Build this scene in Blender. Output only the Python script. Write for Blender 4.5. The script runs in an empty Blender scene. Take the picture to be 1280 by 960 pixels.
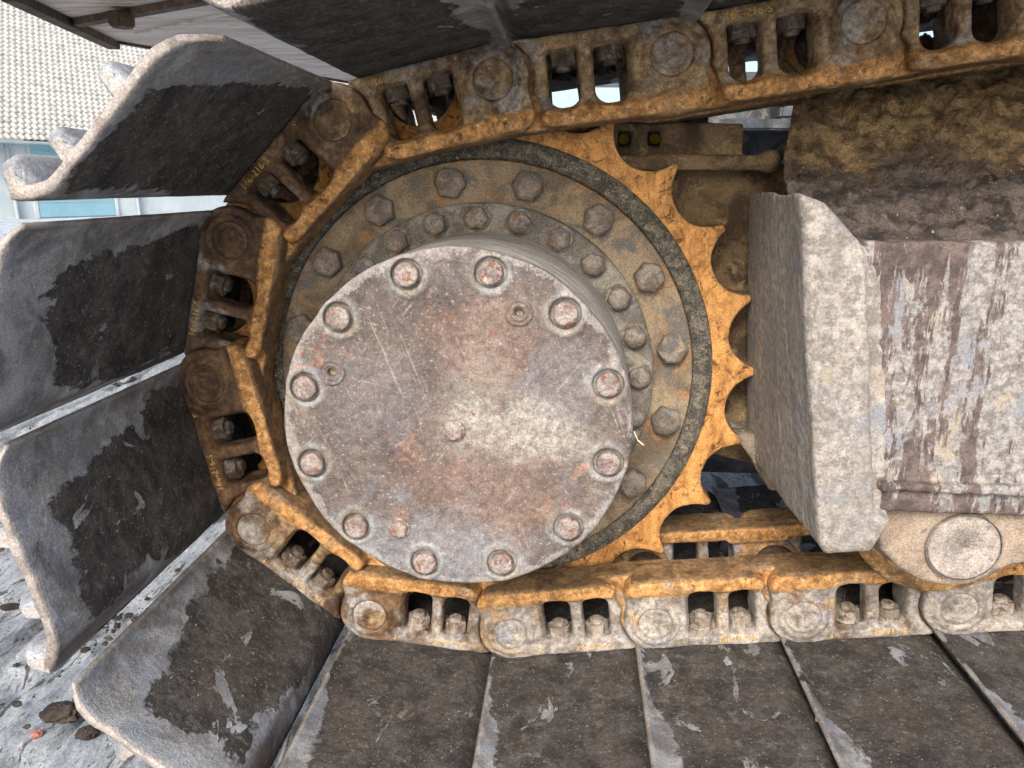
import bpy, bmesh, math, random
import numpy as np
from mathutils import Vector, Matrix
R = math.radians
S = bpy.context.scene
C = S.collection

# ------------------------------------------------------------------ camera, world, sun, exposure
cam_d = bpy.data.cameras.new('camera'); cam = bpy.data.objects.new('camera', cam_d); C.objects.link(cam)
CAM = Vector((0.1298, -1.1527, 0.2728))
cam.location = CAM; cam.rotation_euler = (R(90 - 14.487), 0, R(4.474))
cam_d.lens = 27.03; cam_d.sensor_width = 36; cam_d.clip_start = .02; cam_d.clip_end = 500
S.camera = cam
W = bpy.data.worlds.new('World'); S.world = W; W.use_nodes = True
nt = W.node_tree; bg = nt.nodes['Background']
sky = nt.nodes.new('ShaderNodeTexSky'); sky.sky_type = 'NISHITA'; sky.sun_disc = False
SUN_EL, SUN_AZ = 37, 190          # azimuth clockwise from +y (camera looks to +y)
sky.sun_elevation = R(SUN_EL); sky.sun_rotation = R(SUN_AZ)
sky.air_density = 1.0; sky.dust_density = 4.0; sky.ozone_density = 1.0
nt.links.new(sky.outputs[0], bg.inputs[0]); bg.inputs[1].default_value = 0.15
sd = bpy.data.lights.new('sun', 'SUN'); sd.energy = 1.4; sd.angle = R(20); sd.color = (1, .975, .94)
so = bpy.data.objects.new('sun', sd); C.objects.link(so)
dv = Vector((math.sin(R(SUN_AZ)) * math.cos(R(SUN_EL)), math.cos(R(SUN_AZ)) * math.cos(R(SUN_EL)), math.sin(R(SUN_EL))))
so.rotation_euler = dv.to_track_quat('Z', 'Y').to_euler()
S.view_settings.view_transform = 'Standard'; S.view_settings.look = 'None'
S.view_settings.exposure = 1.02; S.view_settings.gamma = 1

# ------------------------------------------------------------------ numeric helpers
rng = np.random.default_rng(7); random.seed(7)

def vnoise(P, seed=0):
    """smooth value noise -1..1 on an (...,3) array or three broadcast arrays"""
    X, Y, Z = P
    r = np.random.default_rng(seed); T = r.random((32, 32, 32)).astype(np.float32) * 2 - 1
    def prep(A):
        i = np.floor(A).astype(np.int32); f = (A - i).astype(np.float32)
        return i & 31, (i + 1) & 31, f * f * (3 - 2 * f)
    x0, x1, fx = prep(X); y0, y1, fy = prep(Y); z0, z1, fz = prep(Z)
    def L(a, b, t): return a + (b - a) * t
    return L(L(L(T[x0, y0, z0], T[x1, y0, z0], fx), L(T[x0, y1, z0], T[x1, y1, z0], fx), fy),
             L(L(T[x0, y0, z1], T[x1, y0, z1], fx), L(T[x0, y1, z1], T[x1, y1, z1], fx), fy), fz)

def fbm(P, scale, oct=3, seed=0, gain=.5):
    s = 0; a = 1; t = 0
    for o in range(oct):
        s = s + a * vnoise([p * scale * 2 ** o + 7.3 * o for p in P], seed + o); t += a; a *= gain
    return s / t

def grid(lo, hi, h):
    ax = [np.arange(lo[i], hi[i] + h, h, dtype=np.float32) for i in range(3)]
    return ax[0][:, None, None], ax[1][None, :, None], ax[2][None, None, :]

def smin(a, b, k):
    h = np.clip(.5 + .5 * (b - a) / k, 0, 1); return b + (a - b) * h - k * h * (1 - h)
def smax(a, b, k): return -smin(-a, -b, k)
def box2(x, z, cx, cz, hx, hz, r=0):
    dx = np.abs(x - cx) - hx + r; dz = np.abs(z - cz) - hz + r
    return np.hypot(np.maximum(dx, 0), np.maximum(dz, 0)) + np.minimum(np.maximum(dx, dz), 0) - r
def slab(d2, y, y0, y1, r=0):
    dy = np.abs(y - (y0 + y1) / 2) - (y1 - y0) / 2 + r; d = d2 + r
    return np.hypot(np.maximum(d, 0), np.maximum(dy, 0)) + np.minimum(np.maximum(d, dy), 0) - r
def hexd(x, z, r):      # r = inradius
    d = np.abs(x) - r
    for a in (60, 120):
        d = np.maximum(d, np.abs(x * math.cos(R(a)) + z * math.sin(R(a))) - r)
    return d
def poly2(x, z, pts):
    x, z = np.broadcast_arrays(x, z)
    d = (x - pts[0][0]) ** 2 + (z - pts[0][1]) ** 2; s = np.ones_like(x)
    n = len(pts)
    for i in range(n):
        a = pts[i]; b = pts[i - 1]
        ex, ez = b[0] - a[0], b[1] - a[1]; wx, wz = x - a[0], z - a[1]
        t = np.clip((wx * ex + wz * ez) / (ex * ex + ez * ez), 0, 1)
        d = np.minimum(d, (wx - ex * t) ** 2 + (wz - ez * t) ** 2)
        c1 = z >= a[1]; c2 = z < b[1]; c3 = ex * wz > ez * wx
        f = (c1 & c2 & c3) | (~c1 & ~c2 & ~c3); s = np.where(f, -s, s)
    return s * np.sqrt(d)

def nets(D, G, name, smooth=True):
    """surface nets of a distance field sampled on grid G"""
    X, Y, Z = [g.ravel() for g in G]; D = np.broadcast_to(D, (len(X), len(Y), len(Z)))
    ins = D < 0; nx, ny, nz = D.shape
    cnt = np.zeros((nx - 1, ny - 1, nz - 1), np.int8)
    for i in (0, 1):
        for j in (0, 1):
            for k in (0, 1): cnt += ins[i:nx - 1 + i, j:ny - 1 + j, k:nz - 1 + k]
    act = (cnt > 0) & (cnt < 8); I = np.argwhere(act)
    idx = np.full(act.shape, -1, np.int32); idx[act] = np.arange(len(I))
    acc = np.zeros((len(I), 3)); n = np.zeros(len(I))
    cor = [(i, j, k) for i in (0, 1) for j in (0, 1) for k in (0, 1)]
    for a in cor:
        for b in cor:
            if sum(np.subtract(b, a)) == 1 and min(np.subtract(b, a)) >= 0:
                da = D[I[:, 0] + a[0], I[:, 1] + a[1], I[:, 2] + a[2]]; db = D[I[:, 0] + b[0], I[:, 1] + b[1], I[:, 2] + b[2]]
                m = (da < 0) != (db < 0); t = np.where(m, da / np.where(m, da - db, 1), 0)
                acc += m[:, None] * (np.array(a) + t[:, None] * (np.array(b) - np.array(a))); n += m
    h = X[1] - X[0]
    V = np.array([X[0], Y[0], Z[0]]) + (I + acc / n[:, None]) * h
    Q = []
    for ax in range(3):
        sl0 = [slice(None)] * 3; sl1 = [slice(None)] * 3; sl0[ax] = slice(0, -1); sl1[ax] = slice(1, None)
        A = ins[tuple(sl0)]; B = ins[tuple(sl1)]; E = np.argwhere(A != B)
        o1, o2 = (ax + 1) % 3, (ax + 2) % 3
        ok = (E[:, o1] > 0) & (E[:, o2] > 0) & (E[:, o1] < D.shape[o1] - 1) & (E[:, o2] < D.shape[o2] - 1); E = E[ok]
        u = np.zeros(3, int); u[o1] = 1; v = np.zeros(3, int); v[o2] = 1
        q = np.stack([idx[tuple((E - o).T)] for o in (0 * u, u, u + v, v)], 1)
        fl = A[tuple(E.T)]; q[~fl] = q[~fl][:, ::-1]; Q.append(q[:, ::-1] if False else q)
    Q = np.concatenate(Q); Q = Q[(Q >= 0).all(1)]
    return mk_mesh(name, V, Q, smooth)

def mk_mesh(name, V, F, smooth=True):
    me = bpy.data.meshes.new(name); V = np.asarray(V, np.float32); F = np.asarray(F, np.int32)
    me.vertices.add(len(V)); me.vertices.foreach_set('co', V.ravel())
    k = F.shape[1]; me.loops.add(F.size); me.loops.foreach_set('vertex_index', F.ravel())
    me.polygons.add(len(F)); me.polygons.foreach_set('loop_start', np.arange(0, F.size, k, dtype=np.int32))
    me.polygons.foreach_set('loop_total', np.full(len(F), k, np.int32))
    me.update(calc_edges=True); me.validate()
    if smooth: me.polygons.foreach_set('use_smooth', np.ones(len(me.polygons), bool))
    return me

def grid_faces(n, m, wrap=False):
    i, j = np.meshgrid(np.arange(n if wrap else n - 1), np.arange(m - 1), indexing='ij')
    a = i * m + j; b = ((i + 1) % n) * m + j
    return np.stack([a, b, b + 1, a + 1], -1).reshape(-1, 4)

def lathe(name, prof, n=160, sm=True):
    """prof: list of (r, y); axis = y"""
    P = np.array(prof, float); a = np.linspace(0, 2 * math.pi, n, endpoint=False)
    V = np.stack([np.cos(a)[:, None] * P[:, 0], np.broadcast_to(P[:, 1], (n, len(P))), np.sin(a)[:, None] * P[:, 0]], -1).reshape(-1, 3)
    return mk_mesh(name, V, grid_faces(n, len(P), True), sm)

def rprof(pts, r=.003, k=4):
    """round the inner corners of an open profile"""
    out = [pts[0]]
    for i in range(1, len(pts) - 1):
        p = np.array(pts[i]); a = np.array(pts[i - 1]); b = np.array(pts[i + 1])
        da = (a - p); db = (b - p); la, lb = np.linalg.norm(da), np.linalg.norm(db); rr = min(r, la * .45, lb * .45)
        A = p + da / la * rr; B = p + db / lb * rr
        for t in np.linspace(0, 1, k): out.append(tuple((1 - t) ** 2 * A + 2 * t * (1 - t) * p + t * t * B))
    out.append(pts[-1]); return out

def densify(pts, h):
    o = []
    for a, b in zip(pts[:-1], pts[1:]):
        n = max(1, int(math.dist(a, b) / h))
        for k in range(n): o.append(tuple(np.array(a) + (np.array(b) - np.array(a)) * k / n))
    o.append(pts[-1]); return o

def boxes(name, L, bev=.002):
    bm = bmesh.new()
    for (x0, x1, y0, y1, z0, z1) in L:
        r = bmesh.ops.create_cube(bm, size=1)
        for v in r['verts']:
            v.co = Vector(((x0 + x1) / 2 + v.co.x * (x1 - x0), (y0 + y1) / 2 + v.co.y * (y1 - y0), (z0 + z1) / 2 + v.co.z * (z1 - z0)))
    if bev: bmesh.ops.bevel(bm, geom=bm.edges[:], offset=bev, segments=2, affect='EDGES')
    me = bpy.data.meshes.new(name); bm.to_mesh(me); bm.free(); return me

def prism_y(name, pts, y0, y1, bev=0):
    bm = bmesh.new(); vs = [bm.verts.new((p[0], y0, p[1])) for p in pts]; f = bm.faces.new(vs)
    g = bmesh.ops.extrude_face_region(bm, geom=[f])
    for v in [e for e in g['geom'] if isinstance(e, bmesh.types.BMVert)]: v.co.y = y1
    bmesh.ops.recalc_face_normals(bm, faces=bm.faces[:])
    if bev: bmesh.ops.bevel(bm, geom=bm.edges[:], offset=bev, segments=2, affect='EDGES')
    me = bpy.data.meshes.new(name); bm.to_mesh(me); bm.free(); return me

def ob(name, me, mat=None, parent=None, loc=None, rot=None, sc=None, color=None, link=True):
    o = bpy.data.objects.new(name, me); C.objects.link(o)
    if mat is not None and me is not None and hasattr(me, 'materials') and not me.materials: me.materials.append(mat)
    if parent: o.parent = parent
    if loc is not None: o.location = loc
    if rot is not None: o.rotation_euler = rot
    if sc is not None: o.scale = sc
    if color is not None: o.color = color
    return o
def tag(o, label=None, cat=None, group=None, kind=None):
    if label: o['label'] = label
    if cat: o['category'] = cat
    if group: o['group'] = group
    if kind: o['kind'] = kind
    return o
def ray_to(px, py, y=None, z=None):
    """point of the place seen at photograph pixel (px,py) on the plane y= or z="""
    f = 961.; d = Vector(((px - 640) / f, -(py - 480) / f, -1)); d = cam.rotation_euler.to_matrix() @ d
    t = (y - CAM.y) / d.y if y is not None else (z - CAM.z) / d.z
    return CAM + d * t

# ------------------------------------------------------------------ materials
class NT:
    def __init__(s, name):
        s.m = bpy.data.materials.new(name); s.m.use_nodes = True; s.t = s.m.node_tree; s.N = s.t.nodes
        s.b = s.N['Principled BSDF']; tc = s.N.new('ShaderNodeTexCoord'); s.raw = tc.outputs['Object']
        oi = s.N.new('ShaderNodeObjectInfo'); s.rnd = oi.outputs['Random']; s.ocol = oi.outputs['Color']
        cx = s.N.new('ShaderNodeVectorMath'); cx.operation = 'MULTIPLY_ADD'
        s.L(s.raw, cx.inputs[0]); cx.inputs[1].default_value = (1, 1, 1)
        sc = s.N.new('ShaderNodeVectorMath'); sc.operation = 'SCALE'; sc.inputs[0].default_value = (13.1, 7.7, 9.3); s.L(s.rnd, sc.inputs['Scale'])
        s.L(sc.outputs[0], cx.inputs[2]); s.co = cx.outputs[0]
        sp = s.N.new('ShaderNodeSeparateXYZ'); s.L(s.raw, sp.inputs[0]); s.x, s.y, s.z = sp.outputs
        sp2 = s.N.new('ShaderNodeSeparateColor'); s.L(s.ocol, sp2.inputs[0]); s.c1, s.c2, s.c3 = sp2.outputs
    def L(s, a, b):
        if hasattr(a, 'is_output') or isinstance(a, bpy.types.NodeSocket): s.t.links.new(a, b)
        else: b.default_value = a
    def math(s, op, a, b=0., c=None):
        n = s.N.new('ShaderNodeMath'); n.operation = op; s.L(a, n.inputs[0]); s.L(b, n.inputs[1])
        if c is not None: s.L(c, n.inputs[2])
        return n.outputs[0]
    def noise(s, sc, det=6, ro=.6, dist=0., st=None, co=None, off=0):
        v = co or s.co
        if st or off:
            m = s.N.new('ShaderNodeMapping'); s.L(v, m.inputs[0]); m.inputs['Scale'].default_value = st or (1, 1, 1)
            m.inputs['Location'].default_value = (off, off * 1.7, off * .6); v = m.outputs[0]
        n = s.N.new('ShaderNodeTexNoise'); s.L(v, n.inputs['Vector']); n.inputs['Scale'].default_value = sc
        n.inputs['Detail'].default_value = det; n.inputs['Roughness'].default_value = ro; n.inputs['Distortion'].default_value = dist
        return n.outputs['Fac']
    def ramp(s, f, lo, hi, a=0., b=1.):
        n = s.N.new('ShaderNodeMapRange'); n.interpolation_type = 'SMOOTHSTEP'; s.L(f, n.inputs[0])
        s.L(lo, n.inputs[1]); s.L(hi, n.inputs[2]); s.L(a, n.inputs[3]); s.L(b, n.inputs[4]); return n.outputs[0]
    def mix(s, f, a, b):
        n = s.N.new('ShaderNodeMix'); n.data_type = 'RGBA'; s.L(f, n.inputs[0])
        for v, i in ((a, 6), (b, 7)):
            if isinstance(v, tuple): v = (*v, 1)
            s.L(v, n.inputs[i])
        return n.outputs[2]
    def mul(s, col, f):
        n = s.N.new('ShaderNodeMix'); n.data_type = 'RGBA'; n.blend_type = 'MULTIPLY'; n.inputs[0].default_value = 1
        s.L(col if not isinstance(col, tuple) else (*col, 1), n.inputs[6]); s.L(f, n.inputs[7]); return n.outputs[2]
    def point(s):
        g = s.N.new('ShaderNodeNewGeometry'); return g.outputs['Pointiness']
    def fin(s, col, rough=.8, metal=0., bumps=(), spec=.4):
        s.L(col if not isinstance(col, tuple) else (*col, 1), s.b.inputs['Base Color'])
        s.L(rough, s.b.inputs['Roughness']); s.L(metal, s.b.inputs['Metallic']); s.b.inputs['Specular IOR Level'].default_value = spec
        nrm = None
        for (h, dist) in bumps:
            b = s.N.new('ShaderNodeBump'); b.inputs['Strength'].default_value = 1; b.inputs['Distance'].default_value = dist
            s.L(h, b.inputs['Height'])
            if nrm is not None: s.L(nrm, b.inputs['Normal'])
            nrm = b.outputs[0]
        if nrm is not None: s.L(nrm, s.b.inputs['Normal'])
        return s.m

def speck(n, col, amt=.35, sc=380):
    g = n.noise(sc, 3, .7); f = n.ramp(g, .3, .7, 1 - amt, 1 + amt); return n.mul(col, f)

def m_link():
    n = NT('link_cast_steel')
    big = n.noise(11, 8, .62); mid = n.noise(34, 8, .66, .5); fine = n.noise(140, 6, .7); f2 = n.noise(420, 4, .75)
    brown = n.mix(n.ramp(mid, .36, .64), (.050, .028, .016), (.165, .095, .048))
    tan = n.mix(n.ramp(n.noise(50, 8, .7, .3, off=14), .36, .64), (.15, .09, .045), (.38, .265, .145))
    grey = n.mix(n.ramp(n.noise(28, 8, .66, .6, off=24), .36, .62), (.17, .15, .13), (.37, .335, .295))
    grey = n.mix(n.ramp(n.noise(24, 7, .66, .6, off=29), .54, .66), grey, (.27, .27, .29))
    t0 = n.math('SUBTRACT', .74, n.math('MULTIPLY', n.c2, .5))
    col = n.mix(n.ramp(big, t0, n.math('ADD', t0, .10)), brown, tan)
    d = n.math('ADD', n.noise(15, 8, .66, .3, off=4), n.math('MULTIPLY', n.c1, .42))
    col = n.mix(n.ramp(d, .60, .74), col, grey)
    # orange rail face, rubbed by the sprocket; its top browner
    wob = n.math('MULTIPLY', n.math('SUBTRACT', n.noise(26, 7, .7), .5), .020)
    rz = n.math('ADD', n.z, wob)
    rail = n.ramp(rz, .041, .047)
    org = n.mix(n.ramp(n.noise(48, 7, .7, .4), .36, .64), (.28, .135, .042), (.60, .32, .115))
    org = n.mix(n.ramp(n.noise(120, 6, .75, off=33), .54, .66), org, (.60, .42, .23))
    org = n.mix(n.ramp(n.noise(70, 7, .75, off=2), .55, .66), org, (.12, .06, .03))
    topz = n.math('ADD', n.z, n.math('MULTIPLY', wob, .25))
    top = n.ramp(topz, .0655, .0675)
    org = n.mix(n.math('MULTIPLY', top, .8), org, n.mix(n.ramp(mid, .38, .6), (.085, .06, .04), (.25, .165, .085)))
    col = n.mix(n.math('MULTIPLY', rail, n.ramp(n.noise(16, 6, .65, off=8), .26, .46)), col, org)
    ry = n.math('MULTIPLY', n.ramp(n.math('ABSOLUTE', n.y), .092, .098, 1., 0.), n.ramp(n.x, .150, .165))
    rx = n.math('MULTIPLY', ry, n.ramp(n.noise(30, 5, .7, off=3), .36, .52))
    col = n.mix(n.math('MULTIPLY', rx, .8), col, org)
    pt = n.point(); col = n.mix(n.math('MULTIPLY', n.ramp(pt, .52, .58), .5), col, (.44, .34, .23))
    col = n.mul(col, n.ramp(fine, .32, .68, .62, 1.38)); col = n.mul(col, n.ramp(f2, .3, .7, .78, 1.22))
    col = n.mix(n.ramp(n.noise(70, 5, .7, off=61), .60, .68, 0., .5), col, (.30, .13, .045))
    return n.fin(col, n.ramp(mid, .3, .7, .55, .9), n.math('MULTIPLY', rail, .1), [(big, .003), (fine, .0016), (f2, .0008)])

def m_shoe():
    n = NT('shoe_steel_and_mud')
    big = n.noise(9, 8, .62); fine = n.noise(150, 6, .7); f2 = n.noise(420, 3, .75)
    steel = n.mix(n.ramp(n.noise(14, 8, .65, .6), .36, .62), (.155, .162, .175), (.42, .435, .45))
    steel = n.mix(n.ramp(n.noise(60, 8, .72, off=5), .50, .66), steel, (.40, .38, .35))
    steel = n.mix(n.ramp(n.noise(22, 7, .7, off=9, st=(1, .25, 1)), .60, .72, 0., .7), steel, (.17, .115, .07))
    steel = n.mix(n.ramp(n.noise(8, 6, .6, off=19), .5, .62, 0., .6), steel, (.27, .31, .37))
    # mud patch: away from the outer end, away from the lip, ragged
    jag = n.math('MULTIPLY', n.math('SUBTRACT', n.noise(14, 9, .64, .4, st=(1, .6, 1)), .5), .17)
    jag2 = n.math('MULTIPLY', n.math('SUBTRACT', n.noise(60, 5, .6, off=3), .5), .05)
    jag = n.math('ADD', jag, jag2)
    yy = n.math('ADD', n.math('ABSOLUTE', n.y), jag); xl = n.math('ADD', n.x, n.math('MULTIPLY', jag, .5))
    lim = n.math('ADD', .405, n.math('MULTIPLY', n.c1, .14))
    my = n.ramp(n.math('SUBTRACT', yy, lim), -.004, .004, 1., 0.)
    thr = n.math('ADD', n.math('MULTIPLY_ADD', n.c3, .022, -.030), n.ramp(n.math('ABSOLUTE', n.y), .15, .50, 0., .045))
    mx = n.math('MULTIPLY', n.ramp(n.math('SUBTRACT', xl, thr), -.002, .003), n.ramp(n.math('ADD', xl, n.math('MULTIPLY', n.math('MULTIPLY', n.c3, n.ramp(n.math('ABSOLUTE', n.y), .16, .36)), .034)), .196, .201, 1., 0.))
    mud = n.math('MULTIPLY', my, mx)
    # bare islands
    isl = n.ramp(n.noise(11, 7, .62, .6, st=(1.3, .8, 1), off=6), n.math('SUBTRACT', .735, n.math('MULTIPLY', n.c2, .14)), n.math('SUBTRACT', .745, n.math('MULTIPLY', n.c2, .14)), 1., 0.)
    mud = n.math('MULTIPLY', mud, isl)
    inner = n.ramp(n.z, -.075, -.07); mud = n.math('MULTIPLY', mud, inner)
    mcol = n.mix(n.ramp(n.noise(24, 8, .7), .35, .65), (.026, .0235, .0215), (.078, .070, .063))
    mcol = n.mix(n.ramp(n.noise(9, 7, .65, off=2), .50, .68, 0., .6), mcol, (.075, .056, .042))
    mcol = n.mix(n.ramp(n.noise(55, 7, .7, off=32), .55, .66, 0., .7), mcol, (.13, .12, .108))
    mcol = n.mix(n.ramp(n.noise(330, 2, .5), .67, .71), mcol, (.30, .26, .22))
    mcol = n.mul(mcol, n.ramp(n.noise(110, 5, .8, off=51), .3, .7, .6, 1.4))
    tail = n.math('MULTIPLY', n.ramp(n.x, .172, .182), n.ramp(n.noise(20, 6, .7, st=(1, .4, 1), off=12), .36, .52))
    steel = n.mix(n.math('MULTIPLY', tail, .8), steel, (.07, .04, .025))
    edge = n.ramp(n.point(), .54, .62)
    steel = n.mix(n.math('MULTIPLY', edge, .7), steel, (.50, .42, .34))
    ra = n.N.new('ShaderNodeAttribute'); ra.attribute_name = 'rim'
    ends = n.math('MAXIMUM', n.ramp(n.math('ADD', ra.outputs['Fac'], n.math('MULTIPLY', n.math('SUBTRACT', n.noise(60, 6, .7, off=41), .5), 1.2)), .3, .6), n.ramp(n.math('ABSOLUTE', n.y), .488, .494, 0., n.ramp(n.z, -.03, -.02, 1., 0.)) if False else n.ramp(ra.outputs['Fac'], .8, 1.))
    steel = n.mix(n.math('MULTIPLY', ends, .75), steel, n.mix(n.ramp(n.noise(40, 6, .7), .4, .6), (.30, .25, .215), (.48, .42, .37)))
    film = n.math('MULTIPLY', n.math('MULTIPLY', n.ramp(n.math('SUBTRACT', yy, lim), -.01, .06, 1., 0.), n.ramp(n.noise(30, 8, .75, off=71), .42, .58)), inner)
    steel = n.mix(n.math('MULTIPLY', film, .55), steel, (.15, .13, .11))
    col = n.mix(mud, steel, mcol); col = n.mul(col, n.ramp(f2, .3, .7, .7, 1.3))
    rough = n.mix(mud, (.55, .55, .55), (.93, .93, .93))
    return n.fin(col, rough, n.math('MULTIPLY', n.math('SUBTRACT', 1., mud), .35), [(mud, .0045), (big, .004), (fine, .0022), (f2, .0008)])

def m_generic(name, cols, sc=20, rough=.85, metal=0., bump=1., spk=.35, st=None, edge=None, cuts=((.4, .6), (.52, .62), (.56, .66), (.6, .68))):
    n = NT(name); col = cols[0]
    for i, c in enumerate(cols[1:]):
        lo, hi = cuts[i % len(cuts)]
        col = n.mix(n.ramp(n.noise(sc * (1 + .8 * i), 8, .68, .5, st=st, off=i * 3.1), lo, hi), col, c)
    f = n.noise(170, 6, .72); f2 = n.noise(420, 3, .75)
    if edge: col = n.mix(n.math('MULTIPLY', n.ramp(n.point(), .53, .60), .7), col, edge)
    col = n.mul(col, n.ramp(f2, .3, .7, 1 - spk, 1 + spk))
    return n.fin(col, rough, metal, [(n.noise(sc, 8, .65), .004 * bump), (f, .0022 * bump), (f2, .0008 * bump)])

M = {}
M['link'] = m_link(); M['shoe'] = m_shoe()
M['nut'] = m_generic('nut_steel', [(.07, .05, .035), (.16, .12, .085), (.24, .21, .18)], 45, .75, .1, edge=(.35, .3, .24))
M['mark'] = m_generic('yellow_mark', [(.72, .44, .08), (.55, .33, .09), (.20, .11, .04)], 90, .8, spk=.3, bump=.4, cuts=((.42, .56), (.50, .58)))
M['flange'] = m_generic('flange_steel', [(.15, .11, .075), (.32, .25, .165), (.15, .145, .135), (.34, .18, .085)], 13, .85, edge=(.4, .32, .22))
M['darkring'] = m_generic('dark_ring_grime', [(.085, .08, .068), (.21, .19, .15), (.36, .30, .19)], 60, .9, bump=1.6, spk=.7, cuts=((.42, .6), (.55, .66)))
M['bolt'] = m_generic('bolt_steel', [(.15, .125, .10), (.31, .27, .22), (.14, .14, .155), (.30, .13, .07)], 40, .7, .15, edge=(.5, .44, .36))
M['boltred'] = m_generic('cover_bolt_steel', [(.20, .155, .14), (.36, .31, .28), (.22, .10, .065)], 60, .7, .15, edge=(.55, .48, .4))
M['brg'] = m_generic('bearing_ring_steel', [(.14, .125, .10), (.30, .28, .235), (.13, .135, .14)], 22, .82, edge=(.5, .45, .36))
M['drum'] = m_generic('drum_steel', [(.30, .28, .25), (.48, .46, .42), (.20, .20, .22)], 14, .7, bump=.8, st=(1, 6, 1), edge=(.6, .55, .48))
M['frame'] = m_generic('frame_paint', [(.42, .39, .355), (.60, .56, .51), (.24, .24, .28)], 22, .85, st=(1, 1, .6), cuts=((.4, .6), (.54, .62)))
M['framemud'] = m_generic('frame_mud', [(.035, .026, .024), (.095, .070, .058), (.17, .145, .125)], 16, .95, bump=2.2, cuts=((.4, .6), (.57, .66)))
M['mudbrown'] = m_generic('brown_mud', [(.10, .068, .042), (.28, .195, .11), (.40, .29, .17)], 18, .95, bump=2, cuts=((.4, .6), (.57, .66)))
M['darksteel'] = m_generic('dark_steel', [(.035, .04, .048), (.085, .095, .11), (.16, .15, .13)], 12, .6, bump=.6)
M['deck'] = m_generic('deck_underside', [(.52, .43, .36), (.62, .56, .50), (.42, .27, .18)], 4, .7, bump=.3, st=(.4, 2, 1))
M['beam'] = m_generic('beam_dark', [(.05, .035, .025), (.12, .075, .045)], 10, .8)
M['pebble'] = m_generic('pebble', [(.45, .40, .35), (.6, .55, .5)], 60, .8)
M['redstone'] = m_generic('red_stone', [(.30, .09, .07), (.42, .2, .16)], 60, .8)
M['straw'] = m_generic('straw', [(.62, .52, .34), (.7, .62, .45)], 60, .8, bump=.2)
M['leaf'] = m_generic('leaf', [(.75, .52, .03), (.8, .62, .1)], 60, .6, bump=.2)

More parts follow.
